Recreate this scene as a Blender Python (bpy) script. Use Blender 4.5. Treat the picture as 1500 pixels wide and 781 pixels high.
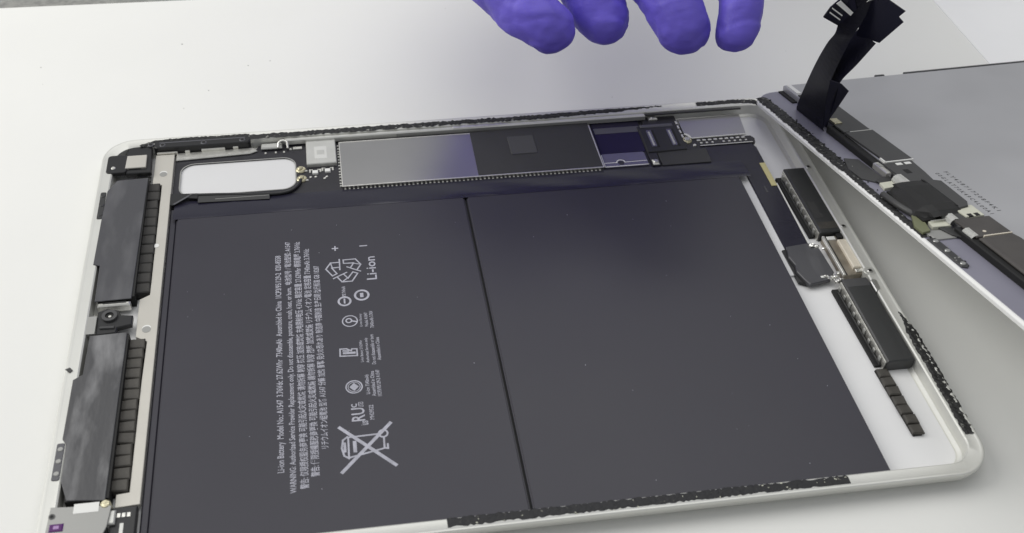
import bpy, bmesh, math, random
from mathutils import Vector, Matrix
random.seed(7)
for o in list(bpy.data.objects): bpy.data.objects.remove(o)
S = bpy.context.scene
C = S.collection
MM = 0.001

# ------------------------------------------------------------------ camera
cam_d = bpy.data.cameras.new('camera'); cam = bpy.data.objects.new('camera', cam_d); C.objects.link(cam)
RIGHT = Vector((0.99032349, -0.13786747, 0.01587300))
DOWN = Vector((-0.08288319, -0.67931201, -0.72915400))
VIEW = Vector((0.11130934, 0.72078273, -0.68416555))
rot = Matrix((RIGHT, -DOWN, -VIEW)).transposed().to_4x4()
cam.matrix_world = Matrix.Translation(Vector((79.4756, -143.5758, 229.2316)) * MM) @ rot
cam_d.sensor_width = 36.0
cam_d.lens = 1572.21 / 1500 * 36.0
cam_d.shift_x = 62.43 / 1500
cam_d.clip_start = 0.01; cam_d.clip_end = 50
cam_d.dof.use_dof = True; cam_d.dof.focus_distance = 0.335; cam_d.dof.aperture_fstop = 26
S.camera = cam

# ------------------------------------------------------------------ light
W = bpy.data.worlds.new('World'); S.world = W; W.use_nodes = True
bg = W.node_tree.nodes['Background']
bg.inputs['Color'].default_value = (0.95, 0.97, 1.0, 1); bg.inputs['Strength'].default_value = 0.40

def area(name, loc, target, size, power, col):
    d = bpy.data.lights.new(name, 'AREA'); d.shape = 'DISK'; d.size = size; d.energy = power; d.color = col
    o = bpy.data.objects.new(name, d); C.objects.link(o)
    o.location = Vector(loc) * MM
    o.rotation_euler = (Vector(target) * MM - o.location).to_track_quat('-Z', 'Y').to_euler()
    return o
area('ceiling_lamp', (-520, 370, 510), (60, 200, 0), 0.70, 4.5, (1.0, 0.985, 0.95))
area('overhead_fill', (270, 430, 850), (220, 260, 0), 0.90, 2.9, (1.0, 0.995, 0.98))  # added soft fill from above, lifts the right side and the gap under the display

S.view_settings.view_transform = 'Standard'; S.view_settings.look = 'None'
S.view_settings.exposure = 0.0; S.view_settings.gamma = 1.0
S.render.engine = 'CYCLES'

# ------------------------------------------------------------------ materials
def mat(name, col, rough=0.5, metal=0.0, var=0.0, vscale=120, bump=0.0, bscale=900, coat=0.0, spec=0.5,
        col2=None, stretch=(1, 1, 1), detail=4.0, lo=0.35, hi=0.65, rvar=0.0):
    m = bpy.data.materials.new(name); m.use_nodes = True
    nt = m.node_tree; b = nt.nodes['Principled BSDF']
    b.inputs['Base Color'].default_value = (*col, 1); b.inputs['Roughness'].default_value = rough
    b.inputs['Metallic'].default_value = metal; b.inputs['Coat Weight'].default_value = coat
    b.inputs['Specular IOR Level'].default_value = spec
    tc = nt.nodes.new('ShaderNodeTexCoord'); mp = nt.nodes.new('ShaderNodeMapping')
    mp.inputs['Scale'].default_value = stretch
    nt.links.new(tc.outputs['Object'], mp.inputs['Vector'])
    if var or col2:
        n = nt.nodes.new('ShaderNodeTexNoise'); n.inputs['Scale'].default_value = vscale; n.inputs['Detail'].default_value = detail
        nt.links.new(mp.outputs['Vector'], n.inputs['Vector'])
        r = nt.nodes.new('ShaderNodeValToRGB')
        r.color_ramp.elements[0].position = lo; r.color_ramp.elements[1].position = hi
        c2 = col2 or tuple(min(1, c * (1 + var)) for c in col)
        c1 = col if col2 else tuple(c * (1 - var) for c in col)
        r.color_ramp.elements[0].color = (*c1, 1); r.color_ramp.elements[1].color = (*c2, 1)
        nt.links.new(n.outputs['Fac'], r.inputs['Fac']); nt.links.new(r.outputs['Color'], b.inputs['Base Color'])
        if rvar:
            mr = nt.nodes.new('ShaderNodeMapRange')
            mr.inputs['To Min'].default_value = rough - rvar; mr.inputs['To Max'].default_value = rough + rvar
            nt.links.new(n.outputs['Fac'], mr.inputs['Value']); nt.links.new(mr.outputs['Result'], b.inputs['Roughness'])
    if bump:
        n2 = nt.nodes.new('ShaderNodeTexNoise'); n2.inputs['Scale'].default_value = bscale; n2.inputs['Detail'].default_value = 3
        nt.links.new(mp.outputs['Vector'], n2.inputs['Vector'])
        bp = nt.nodes.new('ShaderNodeBump'); bp.inputs['Strength'].default_value = bump; bp.inputs['Distance'].default_value = 0.0004
        nt.links.new(n2.outputs['Fac'], bp.inputs['Height']); nt.links.new(bp.outputs['Normal'], b.inputs['Normal'])
    return m

M = {}
M['mat_white'] = mat('white_mat', (0.81, 0.81, 0.78), 0.45, var=0.015, vscale=9, bump=0.12, bscale=220, spec=0.35)
M['sheeting'] = mat('bright_white', (0.90, 0.90, 0.90), 0.6, var=0.01, vscale=40)
M['table_grey'] = mat('grey_table', (0.20, 0.20, 0.19), 0.7, col2=(0.29, 0.29, 0.27), vscale=420, bump=0.4, bscale=700)
M['alu'] = mat('silver_aluminium', (0.68, 0.68, 0.64), 0.42, 0.5, var=0.03, vscale=40, bump=0.06, bscale=1500)
M['alu_floor'] = mat('bead_blasted_aluminium', (0.80, 0.80, 0.80), 0.55, 0.08, var=0.03, vscale=25, bump=0.05, bscale=1800)
M['window_floor'] = mat('satin_aluminium', (0.70, 0.70, 0.70), 0.5, 0.1, var=0.02, vscale=30)
M['adhesive_smooth'] = mat('black_adhesive_residue', (0.013, 0.013, 0.015), 0.6, col2=(0.30, 0.29, 0.24), vscale=620, lo=0.66, hi=0.78, bump=0.8, bscale=700, detail=6)
M['speaker_black'] = mat('satin_black_plastic', (0.034, 0.035, 0.036), 0.36, bump=0.08, bscale=600)
M['adhesive'] = mat('torn_black_adhesive', (0.012, 0.012, 0.012), 0.55, col2=(0.40, 0.40, 0.36), vscale=800, lo=0.62, hi=0.76,
                    bump=1.0, bscale=900, detail=6)
M['battery'] = mat('charcoal_battery_pouch', (0.027, 0.0255, 0.037), 0.42, var=0.06, vscale=16, bump=0.16, bscale=60, spec=0.5, rvar=0.10)
M['wrap'] = mat('black_glossy_film', (0.018, 0.017, 0.030), 0.26, bump=0.22, bscale=75, stretch=(0.35, 1.6, 1), spec=0.5)
M['print'] = mat('pale_grey_print', (0.42, 0.42, 0.48), 0.6, var=0.12, vscale=600)
M['print_dark'] = mat('dark_grey_print', (0.03, 0.03, 0.033), 0.6)
M['pcb'] = mat('black_circuit_board', (0.020, 0.019, 0.024), 0.38, bump=0.10, bscale=500, var=0.12, vscale=300)
M['shield'] = mat('tin_shield', (0.46, 0.455, 0.45), 0.28, 0.94, var=0.02, vscale=60, bump=0.03, bscale=60)
M['tin'] = mat('bright_tin', (0.80, 0.79, 0.74), 0.32, 0.8, var=0.06, vscale=500, bump=0.15, bscale=900)
M['can'] = mat('satin_steel_can', (0.60, 0.60, 0.57), 0.42, 0.55, var=0.03, vscale=200)
M['canlabel'] = mat('pale_label', (0.66, 0.66, 0.63), 0.5, 0.2)
M['graphite'] = mat('graphite_sheet', (0.036, 0.036, 0.036), 0.5, bump=0.08, bscale=700, var=0.06, vscale=80)
M['chip'] = mat('grey_pad', (0.06, 0.06, 0.062), 0.55, bump=0.05)
M['black'] = mat('black_plastic', (0.018, 0.018, 0.019), 0.33, bump=0.06, bscale=800)
M['deep'] = mat('matt_black_shade', (0.006, 0.006, 0.006), 0.7)
M['tape'] = mat('dark_grey_tape', (0.060, 0.060, 0.067), 0.40, col2=(0.13, 0.13, 0.137), vscale=75, bump=0.4, bscale=110, lo=0.50, hi=0.80, stretch=(1.6, 0.5, 1))
M['tape_scuffed'] = mat('scuffed_grey_tape', (0.058, 0.058, 0.062), 0.40, col2=(0.24, 0.24, 0.245), vscale=85, bump=0.7, bscale=130, lo=0.50, hi=0.74, stretch=(1.7, 0.5, 1))
M['foam'] = mat('black_foam', (0.022, 0.021, 0.020), 0.7, bump=0.35, bscale=900, col2=(0.045, 0.042, 0.038), vscale=160)
M['foam_brown'] = mat('brown_black_foam', (0.032, 0.029, 0.025), 0.6, bump=0.35, bscale=900, col2=(0.085, 0.078, 0.066), vscale=140)
M['bracket'] = mat('warm_grey_steel', (0.56, 0.54, 0.49), 0.45, 0.35, var=0.03, vscale=90, bump=0.04)
M['steel'] = mat('screw_steel', (0.55, 0.55, 0.53), 0.3, 0.9)
M['dark_steel'] = mat('dark_screw', (0.10, 0.10, 0.10), 0.3, 0.8)
M['ceramic'] = mat('white_ceramic', (0.80, 0.80, 0.77), 0.4)
M['solder'] = mat('brass_solder', (0.58, 0.54, 0.38), 0.3, 0.75, var=0.2, vscale=900, bump=0.5, bscale=1200)
M['yellow'] = mat('yellow_tape', (0.62, 0.56, 0.28), 0.5)
M['beige'] = mat('beige_connector', (0.72, 0.66, 0.55), 0.45, var=0.05, vscale=300)
M['brown'] = mat('brown_grey_metal', (0.22, 0.19, 0.15), 0.38, 0.5, col2=(0.36, 0.32, 0.26), vscale=180, bump=0.2)
M['foil'] = mat('crinkled_foil', (0.75, 0.74, 0.70), 0.22, 0.85, bump=1.0, bscale=320)
M['film'] = mat('dark_violet_film', (0.020, 0.017, 0.040), 0.17, spec=0.5)
M['band'] = mat('grey_film_band', (0.10, 0.10, 0.11), 0.30)
M['clear'] = mat('violet_grey_plate', (0.24, 0.23, 0.31), 0.22, 0.5)
M['grey_film'] = mat('smoky_film', (0.05, 0.05, 0.05), 0.28, bump=0.2, bscale=300)
M['plate_grey'] = mat('grey_plate', (0.34, 0.34, 0.325), 0.45, 0.3)
M['lens'] = mat('purple_lens', (0.10, 0.02, 0.14), 0.12, coat=1.0)
M['lens_core'] = mat('pale_violet_glass', (0.42, 0.26, 0.50), 0.2, coat=1.0)
M['lcd'] = mat('lcd_back_steel', (0.50, 0.50, 0.515), 0.37, 0.5, var=0.05, vscale=24, bump=0.2, bscale=38, rvar=0.08, detail=2.5)
M['bezel'] = mat('lavender_bezel', (0.235, 0.23, 0.285), 0.33, var=0.04, vscale=50)
M['glass_white'] = mat('white_glass_edge', (0.88, 0.88, 0.86), 0.25)
M['board_brown'] = mat('brown_black_board', (0.060, 0.054, 0.050), 0.42, var=0.12, vscale=120)
M['board_grey'] = mat('dark_grey_cover', (0.050, 0.050, 0.050), 0.45, var=0.05, vscale=90)
M['cream'] = mat('cream_connector', (0.60, 0.60, 0.50), 0.5)
M['olive'] = mat('olive_flex', (0.17, 0.18, 0.10), 0.45)
M['flex'] = mat('black_flex', (0.009, 0.009, 0.021), 0.36, bump=0.05, spec=0.4)
M['glove'] = mat('violet_nitrile', (0.135, 0.100, 0.56), 0.55, var=0.10, vscale=45, bump=1.0, bscale=150, spec=0.4, stretch=(0.45, 1.5, 1.5))
M['sleeve'] = mat('white_sleeve', (0.60, 0.60, 0.60), 0.8)
gn = M['glove'].node_tree.nodes['Principled BSDF']
gn.inputs['Subsurface Weight'].default_value = 0.15; gn.inputs['Subsurface Radius'].default_value = (0.3, 0.3, 1.0); gn.inputs['Subsurface Scale'].default_value = 0.003

# ------------------------------------------------------------------ mesh helpers (all lengths in millimetres)
def prism(bm, outer, z0, z1, holes=(), bev=0.0, seg=1):
    """polygon (with holes) standing from z0 to z1, upper edges bevelled"""
    t = bmesh.new()
    if not holes:
        f = t.faces.new([t.verts.new((x, y, z1)) for x, y in outer])
    else:
        es = []
        for loop in [outer] + list(holes):
            vs = [t.verts.new((x, y, z1)) for x, y in loop]
            es += [t.edges.new((vs[i], vs[(i + 1) % len(vs)])) for i in range(len(vs))]
        bmesh.ops.triangle_fill(t, edges=es, use_beauty=True, use_dissolve=False)
    bmesh.ops.recalc_face_normals(t, faces=t.faces[:])
    if sum(f.normal.z for f in t.faces) < 0: bmesh.ops.reverse_faces(t, faces=t.faces[:])
    r = bmesh.ops.extrude_face_region(t, geom=t.faces[:], use_keep_orig=True)
    vs = [g for g in r['geom'] if isinstance(g, bmesh.types.BMVert)]
    for v in vs: v.co.z = z0
    bmesh.ops.recalc_face_normals(t, faces=t.faces[:])
    if bev > 0:
        t.normal_update()
        ed = [e for e in t.edges if len(e.link_faces) == 2 and all(abs(v.co.z - z1) < 1e-6 for v in e.verts)
              and abs(e.link_faces[0].normal.z - e.link_faces[1].normal.z) > 0.5]
        try: bmesh.ops.bevel(t, geom=ed, offset=bev, segments=seg, affect='EDGES', clamp_overlap=True)
        except Exception: pass
    me = bpy.data.meshes.new('tmp'); t.to_mesh(me); t.free(); bm.from_mesh(me); bpy.data.meshes.remove(me)

def box(bm, x0, x1, y0, y1, z0, z1, bev=0.0, seg=1):
    prism(bm, [(x0, y0), (x1, y0), (x1, y1), (x0, y1)], z0, z1, bev=bev, seg=seg)

def rr(x0, x1, y0, y1, r, n=6):
    out = []
    for cx, cy, a in ((x1 - r, y0 + r, -90), (x1 - r, y1 - r, 0), (x0 + r, y1 - r, 90), (x0 + r, y0 + r, 180)):
        for i in range(n + 1):
            t = math.radians(a + 90 * i / n); out.append((cx + r * math.cos(t), cy + r * math.sin(t)))
    return out

def circ(x, y, r, n=16, ry=None):
    return [(x + r * math.cos(2 * math.pi * i / n), y + (ry or r) * math.sin(2 * math.pi * i / n)) for i in range(n)]

def disc(bm, x, y, r, z0, z1, n=16, bev=0.0, ry=None): prism(bm, circ(x, y, r, n, ry), z0, z1, bev=bev)
def ring(bm, x, y, r0, r1, z0, z1, n=20): prism(bm, circ(x, y, r1, n), z0, z1, holes=[circ(x, y, r0, n)])

def tube(bm, pts, r, n=8):
    pts = [Vector(p) for p in pts]; rings = []
    for i, p in enumerate(pts):
        d = (pts[min(i + 1, len(pts) - 1)] - pts[max(i - 1, 0)]).normalized()
        a = d.cross(Vector((0, 0, 1)))
        a = a.normalized() if a.length > 1e-4 else Vector((1, 0, 0)); b = d.cross(a)
        rad = r[i] if isinstance(r, (list, tuple)) else r
        rings.append([bm.verts.new(p + rad * (a * math.cos(2 * math.pi * k / n) + b * math.sin(2 * math.pi * k / n))) for k in range(n)])
    for q0, q1 in zip(rings, rings[1:]):
        for k in range(n): bm.faces.new((q0[k], q0[(k + 1) % n], q1[(k + 1) % n], q1[k]))
    bm.faces.new(rings[0][::-1]); bm.faces.new(rings[-1])

def smooth_path(pts, k=6):
    pts = [Vector(p) for p in pts]; out = []
    for i in range(len(pts) - 1):
        p0 = pts[max(i - 1, 0)]; p1 = pts[i]; p2 = pts[i + 1]; p3 = pts[min(i + 2, len(pts) - 1)]
        for j in range(k):
            t = j / k
            out.append(0.5 * (2 * p1 + (p2 - p0) * t + (2 * p0 - 5 * p1 + 4 * p2 - p3) * t * t + (3 * p1 - p0 - 3 * p2 + p3) * t ** 3))
    out.append(pts[-1]); return out

def lump(bm, x, y, z, rx, ry, rz, jit=0.25, sub=2):
    t = bmesh.new(); bmesh.ops.create_icosphere(t, subdivisions=sub, radius=1)
    for v in t.verts:
        k = 1 + random.uniform(-jit, jit); v.co = Vector((x + v.co.x * rx * k, y + v.co.y * ry * k, z + v.co.z * rz * k))
    me = bpy.data.meshes.new('tmp'); t.to_mesh(me); t.free(); bm.from_mesh(me); bpy.data.meshes.remove(me)

ORIG = {}
def thing(name, label, cat, loc=(0, 0, 0), mw=None, group=None):
    o = bpy.data.objects.new(name, None); C.objects.link(o); o.empty_display_size = 0.02
    if mw is not None: o.matrix_world = mw
    else: o.location = Vector(loc) * MM
    ORIG[o.name] = Vector(loc)
    o['label'] = label; o['category'] = cat
    if group: o['group'] = group
    return o

def finish(name, me, material, parent, loc=(0, 0, 0), smooth=False, label=None, stuff=False):
    if material and not me.materials: me.materials.append(M[material])
    if smooth:
        for p in me.polygons: p.use_smooth = True
    o = bpy.data.objects.new(name, me); C.objects.link(o)
    L = Vector(loc)
    if parent:
        o.parent = parent
        if parent.type == 'EMPTY': L = L - ORIG[parent.name]
    o.location = L * MM
    if label: o['label'] = label
    if stuff: o['kind'] = 'stuff'
    return o

def part(name, bm, material, parent=None, loc=(0, 0, 0), smooth=False, label=None, stuff=False):
    bmesh.ops.recalc_face_normals(bm, faces=bm.faces[:])
    for v in bm.verts: v.co *= MM
    me = bpy.data.meshes.new(name); bm.to_mesh(me); bm.free()
    return finish(name, me, material, parent, loc, smooth, label, stuff)

def P(name, material, parent, outer, z0, z1, holes=(), bev=0.0, **k):
    bm = bmesh.new(); prism(bm, outer, z0, z1, holes, bev); return part(name, bm, material, parent, **k)
def B(name, material, parent, x0, x1, y0, y1, z0, z1, bev=0.0, **k):
    bm = bmesh.new(); box(bm, x0, x1, y0, y1, z0, z1, bev); return part(name, bm, material, parent, **k)
def D(name, material, parent, x, y, r, z0, z1, bev=0.0, n=16, **k):
    bm = bmesh.new(); disc(bm, x, y, r, z0, z1, n, bev); return part(name, bm, material, parent, **k)

def screw(parent, x, y, z, r=0.9, dark=False, name='screw'):
    bm = bmesh.new(); disc(bm, x, y, r, z, z + 0.35, 14, 0.12)
    s = part(name, bm, 'dark_steel' if dark else 'steel', parent)
    return s

def screw_full(parent, x, y, z, r=1.0):
    s = D('screw', 'steel', parent, x, y, r, z, z + 0.4, 0.15)
    D('socket', 'deep', s, x, y, r * 0.55, z + 0.38, z + 0.43)
    return s

def strip(parent, path, width, z, h=0.25, jag=0.35, step=0.7, taper=False, material='adhesive', name='adhesive_strip', taper_start=False):
    """torn, bumpy band of adhesive along a polyline"""
    pts = [Vector((x, y, 0)) for x, y in path]
    samples = []
    for a, b in zip(pts, pts[1:]):
        n = max(2, int((b - a).length / step))
        for i in range(n): samples.append(a.lerp(b, i / n))
    samples.append(pts[-1])
    bm = bmesh.new(); rows = []; N = 6
    for i, p in enumerate(samples):
        d = (samples[min(i + 1, len(samples) - 1)] - samples[max(i - 1, 0)]).normalized(); s = Vector((-d.y, d.x, 0))
        w = width / 2
        f = i / (len(samples) - 1)
        if taper: w *= min(1, (1 - f) * 6 + 0.15)
        if taper_start: w *= min(1, f * 5 + 0.12)
        a = -w + random.uniform(-jag, jag) * 0.5; b = w + random.uniform(-jag, jag) * 0.5
        row = []
        for k in range(N):
            t = k / (N - 1)
            edge = k in (0, N - 1)
            row.append(bm.verts.new(p + s * (a + (b - a) * t) + Vector((0, 0, z + (0 if edge else h * random.uniform(0.25, 1.0))))))
        rows.append(row)
    for r0, r1 in zip(rows, rows[1:]):
        for k in range(N - 1): bm.faces.new((r0[k], r0[k + 1], r1[k + 1], r1[k]))
    return part(name, bm, material, parent)

def text_mesh(body, bold=0.012):
    cu = bpy.data.curves.new('t', 'FONT'); cu.body = body; cu.size = 1.0; cu.resolution_u = 2; cu.offset = bold
    o = bpy.data.objects.new('t', cu); C.objects.link(o)
    dg = bpy.context.evaluated_depsgraph_get()
    me = bpy.data.meshes.new_from_object(o.evaluated_get(dg))
    bpy.data.objects.remove(o); bpy.data.curves.remove(cu); me.materials.clear()
    return me

def text_up(name, body, parent, x0, x1, y0, y1, z, material='print'):
    """print whose reading direction is +Y and whose letters stand towards -X, fitted to the given box"""
    me = text_mesh(body)
    xs = [v.co.x for v in me.vertices]; ys = [v.co.y for v in me.vertices]
    if not xs: return None
    ax, bx, ay, by = min(xs), max(xs), min(ys), max(ys)
    for v in me.vertices:
        u = (v.co.x - ax) / (bx - ax); w = (v.co.y - ay) / (by - ay)
        v.co = Vector((x1 + (x0 - x1) * w, y0 + (y1 - y0) * u, z)) * MM
    return finish(name, me, material, parent)

class Strokes:
    def __init__(s, z): s.bm = bmesh.new(); s.z = z
    def quad(s, pts):
        s.z += 0.0015; s.bm.faces.new([s.bm.verts.new((x, y, s.z)) for x, y in pts])
    def line(s, pts, w, closed=False):
        pts = list(pts) + ([pts[0]] if closed else [])
        for (ax, ay), (bx, by) in zip(pts, pts[1:]):
            d = Vector((bx - ax, by - ay)); l = d.length; d /= l; n = Vector((-d.y, d.x)) * w / 2; e = d * w / 2
            s.quad([(ax - e.x + n.x, ay - e.y + n.y), (ax - e.x - n.x, ay - e.y - n.y), (bx + e.x - n.x, by + e.y - n.y), (bx + e.x + n.x, by + e.y + n.y)])
    def ring(s, x, y, r, w, n=28):
        s.z += 0.0015
        a = [s.bm.verts.new((px, py, s.z)) for px, py in circ(x, y, r - w / 2, n)]; b = [s.bm.verts.new((px, py, s.z)) for px, py in circ(x, y, r + w / 2, n)]
        for i in range(n): s.bm.faces.new((a[i], b[i], b[(i + 1) % n], a[(i + 1) % n]))
    def done(s, name, parent, material='print'):
        for f in s.bm.faces:
            f.normal_update()
            if f.normal.z < 0: f.normal_flip()
        for v in s.bm.verts: v.co *= MM
        me = bpy.data.meshes.new(name); s.bm.to_mesh(me); s.bm.free()
        return finish(name, me, material, parent)

# ------------------------------------------------------------------ the setting
bm = bmesh.new(); box(bm, -1600, 2000, -900, 1500, -30, -1.2)
o = part('table', bm, 'table_grey'); o['kind'] = 'structure'
bm = bmesh.new()
# white work mat: its far edge runs a little askew, just inside the top left of the view
edge = [(-900, 296.5), (-55, 276.6), (18.8, 275.0), (60, 274.6), (95, 276.5), (140, 282), (260, 305), (520, 350), (1500, 500)]
prism(bm, [(-900, -700), (1500, -700)] + edge[::-1], -1.2, 0, bev=0.3)
wm = part('work_mat', bm, 'mat_white'); wm['label'] = 'broad white work mat lying under the opened tablet'; wm['category'] = 'mat'

bm = bmesh.new(); prism(bm, [(337.5, 182), (548, 178), (552, 312), (338.4, 306)], 0.02, 0.3)  # thin sheet, a brighter white than the mat under it
pp = part('pale_sheet', bm, 'sheeting'); pp['label'] = 'thin white sheet lying on the mat behind the metal display back'; pp['category'] = 'sheeting'

# ------------------------------------------------------------------ opened tablet
T = thing('opened_tablet', 'opened silver tablet body showing its black battery and circuit board', 'tablet', (120, 84.75, 0))
bm = bmesh.new()
rings = []
NSEG = 10
for inset, r, z in ((7, 5, 0.15), (3.0, 8, 0.6), (0.9, 9.4, 2.0), (0.12, 10.3, 4.2), (0.0, 10.5, 5.3), (0.06, 10.45, 5.55), (0.3, 10.2, 5.72),
                    (0.75, 9.8, 5.72), (1.0, 9.55, 5.62), (1.2, 9.4, 5.52), (3.6, 7.3, 5.48), (4.0, 7.0, 5.2), (4.2, 6.8, 1.6), (5.2, 6.0, 1.02)):
    rings.append([bm.verts.new((x, y, z)) for x, y in rr(inset, 240 - inset, inset, 169.5 - inset, r, NSEG)])
for a, b in zip(rings, rings[1:]):
    n = len(a)
    for k in range(n): bm.faces.new((a[k], a[(k + 1) % n], b[(k + 1) % n], b[k]))
bm.faces.new(rings[0]); bm.faces.new(rings[-1])
sh = part('rear_shell', bm, 'alu', T, smooth=False)
for p in sh.data.polygons: p.use_smooth = len(p.vertices) == 4
mdf = sh.modifiers.new('edge', 'EDGE_SPLIT'); mdf.split_angle = math.radians(32)
P('inner_floor', 'alu_floor', sh, rr(5.6, 234.4, 5.6, 163.9, 5.5), 1.0, 1.06)

# --- torn adhesive on the ledge
strip(T, [(49, 166.6), (95, 166.85), (150, 166.75), (192, 168.0), (197, 168.2)], 2.5, 5.53, 0.22, jag=0.7, taper=True)
strip(T, [(210, 168.0), (226, 168.0), (231, 167.4), (235, 164.8)], 2.6, 5.53, 0.3)
strip(T, [(238.6, 57.5), (239.0, 52), (238.6, 30), (238.2, 12.2)], 3.2, 5.53, 0.35, jag=0.5, taper_start=True)
strip(T, [(98, 2.7), (133, 2.6), (175, 2.6), (200.5, 2.4)], 2.5, 5.53, 0.10, material='adhesive_smooth', jag=0.6)
strip(T, [(12, 165.4), (17, 167.6), (24, 168.1), (49, 167.9)], 1.4, 5.53, 0.3)
bm = bmesh.new()
for q in range(26):
    x = random.uniform(100, 200); lump(bm, x, random.uniform(1.0, 3.6), 5.6, random.uniform(.12, .35), random.uniform(.12, .25), .12, 0.3, 1)
part('adhesive_crumb', bm, 'cream', T, stuff=True)
# notch and moulded marks on the left ledge
P('notch', 'graphite', T, [(-0.15 + 0.3, 64.4), (1.6, 63.1), (2.3, 63.9), (1.4, 65.0)], 5.6, 5.78)

# --- the two battery cells
def battery(x0, x1, y0=3.9, y1=127.3):
    bm = bmesh.new(); prism(bm, rr(x0, x1, y0, y1, 0.8, 3), 1.1, 4.0, bev=0.45, seg=3)
    return part('battery_cell', bm, 'battery', T)
bl = battery(26.2, 119.05); br = battery(119.75, 213.3)
bm = bmesh.new(); box(bm, 23.7, 26.1, 3.9, 133.4, 1.1, 2.9, 0.5); part('pouch_edge', bm, 'battery', bl)
bm = bmesh.new(); box(bm, 119.1, 119.7, 4.0, 127.4, 1.1, 3.0); part('cell_gap', bm, 'deep', T)
# sloping black wrap between cells and board
bm = bmesh.new(); nx = 60; rows = []
for j, (y, z) in enumerate(((126.7, 4.06), (127.6, 4.1), (129.2, 3.95), (131.5, 3.62), (133.6, 3.3), (135.4, 3.0), (137.2, 2.66))):
    rows.append([])
    for i in range(nx + 1):
        x = 25.0 + (217.2 - 25.0) * i / nx
        yy = y
        if j == 6: yy = 137.2
        w = 0.10 * math.sin(x * 0.21 + j) * (1 if 0 < j < 6 else 0) + (random.uniform(-.05, .05) if 0 < j < 6 else 0)
        rows[-1].append(bm.verts.new((x, yy, z + w)))
for a, b in zip(rows, rows[1:]):
    for i in range(nx): bm.faces.new((a[i], a[i + 1], b[i + 1], b[i]))
part('battery_wrap', bm, 'wrap', T, smooth=True)

# --- print on the left cell
Z = 4.012
lines = [
 ('Li-ion Battery  Model No.: A1547  3.76Vdc 27.62Whr  7340mAh  Assembled in China  1ICP3/95/129-2  020-8558', 57.2, 59.5, 23.7, 105.6),
 ('WARNING: Authorized Service Provider Replacement only. Do not disassemble, puncture, crush, heat, or burn.  电池型号 / 電池型號: A1547', 60.0, 62.4, 17.1, 111.6),
 ('警告: 仅限授权服务商更换 可能引起火灾或燃烧 请勿拆解 刺穿 挤压 加热或焚烧 充电限制电压 4.3Vdc 額定容量 27.62Whr 標稱電壓 3.76Vdc', 62.8, 65.1, 18.1, 111.3),
 ('警告: 僅限授權服務商更換 可能引起火災或燃燒 請勿拆解 刺穿 擠壓 加熱或焚燒 リチウムイオン電池 定格容量 7340mAh 3.76Vdc', 65.6, 67.9, 21.5, 107.7),
 ('リチウムイオン組電池 型番 A1547 分解 加熱 衝撃 発火の恐れあり 制造商 中国制造 生产日期 执行标准 GB 18287', 68.4, 70.6, 30.0, 99.6)]
for body, x0, x1, y0, y1 in lines: text_up('text_line', body, bl, x0, x1, y0, y1, Z)
text_up('plus_mark', '+', bl, 74.7, 76.7, 105.8, 108.0, Z); text_up('minus_mark', '–', bl, 83.9, 84.4, 106.1, 108.1, Z) if False else None
s = Strokes(Z); s.line([(83.5, 107.1), (85.5, 107.1)], 0.42); s.done('minus_mark', bl)
text_up('chemistry_print', 'Li-ion', bl, 84.6, 87.7, 91.6, 101.9, Z)
# recycling symbol: three bent, outlined arrows
s = Strokes(Z); cx, cy = 78.1, 96.9
for k in range(3):
    a = math.radians(120 * k + 60)
    def R(p, a=a): return (cx + 1.08 * (p[0] * math.cos(a) - p[1] * math.sin(a)), cy + 1.08 * (p[0] * math.sin(a) + p[1] * math.cos(a)))
    s.line([R(p) for p in [(-3.6, 1.9), (-1.9, 4.9), (0.9, 4.9), (2.2, 2.7), (0.4, 1.7), (-0.8, 3.6), (-2.3, 1.2)]], 0.42, True)
    s.line([R(p) for p in [(0.9, 4.9), (-0.8, 3.4)]], 0.36)
    s.line([R(p) for p in [(2.2, 2.7), (3.2, 3.3)]], 0.42); s.line([R(p) for p in [(0.4, 1.7), (-0.5, 1.2)]], 0.42)
s.done('recycling_symbol', bl)
s = Strokes(Z); s.ring(77.4, 83.3, 1.75, 0.62); s.line([(77.4, 82.6), (77.4, 84.2)], 0.5); s.done('ring_mark', bl)
text_up('ring_caption', 'PSE 7340mAh', bl, 76.8, 77.9, 85.4, 89.6, Z)
s = Strokes(Z); s.ring(82.6, 85.3, 2.0, 0.66); s.line([(82.6, 84.9), (82.6, 85.7)], 1.0); s.done('ring_mark', bl)
s = Strokes(Z); s.ring(78.5, 75.0, 2.15, 0.34); s.ring(78.2, 75.2, 0.8, 0.4); s.line([(79.0, 75.0), (80.2, 74.6)], 0.5); s.done('round_mark', bl)
text_up('small_print', 'Li-ion Battery', bl, 81.2, 82.2, 72.4, 77.6, Z); text_up('small_print', 'Model A1547', bl, 82.7, 83.7, 72.3, 77.9, Z); text_up('small_print', '7340mAh 3.76V', bl, 84.2, 85.3, 71.6, 78.4, Z)
s = Strokes(Z); s.line([(75.0, 61.6), (79.8, 61.3), (79.8, 63.9), (78.4, 64.0), (78.2, 63.3), (76.9, 64.2), (75.1, 64.3)], 0.42, True); s.line([(76.2, 62.6), (79.0, 62.5)], 0.8); s.line([(76.0, 63.5), (77.4, 63.3)], 0.5); s.done('approval_mark', bl)
for i, (y0, y1, t) in enumerate(((58.7, 67.0, 'Li-ion Battery 27.62Whr'), (58.3, 67.8, 'Authorized Service only'), (57.5, 68.9, 'Do not disassemble or burn'), (58.9, 67.6, 'Assembled in China'))):
    text_up('small_print', t, bl, 80.6 + 1.55 * i, 81.7 + 1.55 * i, y0, y1, Z)
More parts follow.
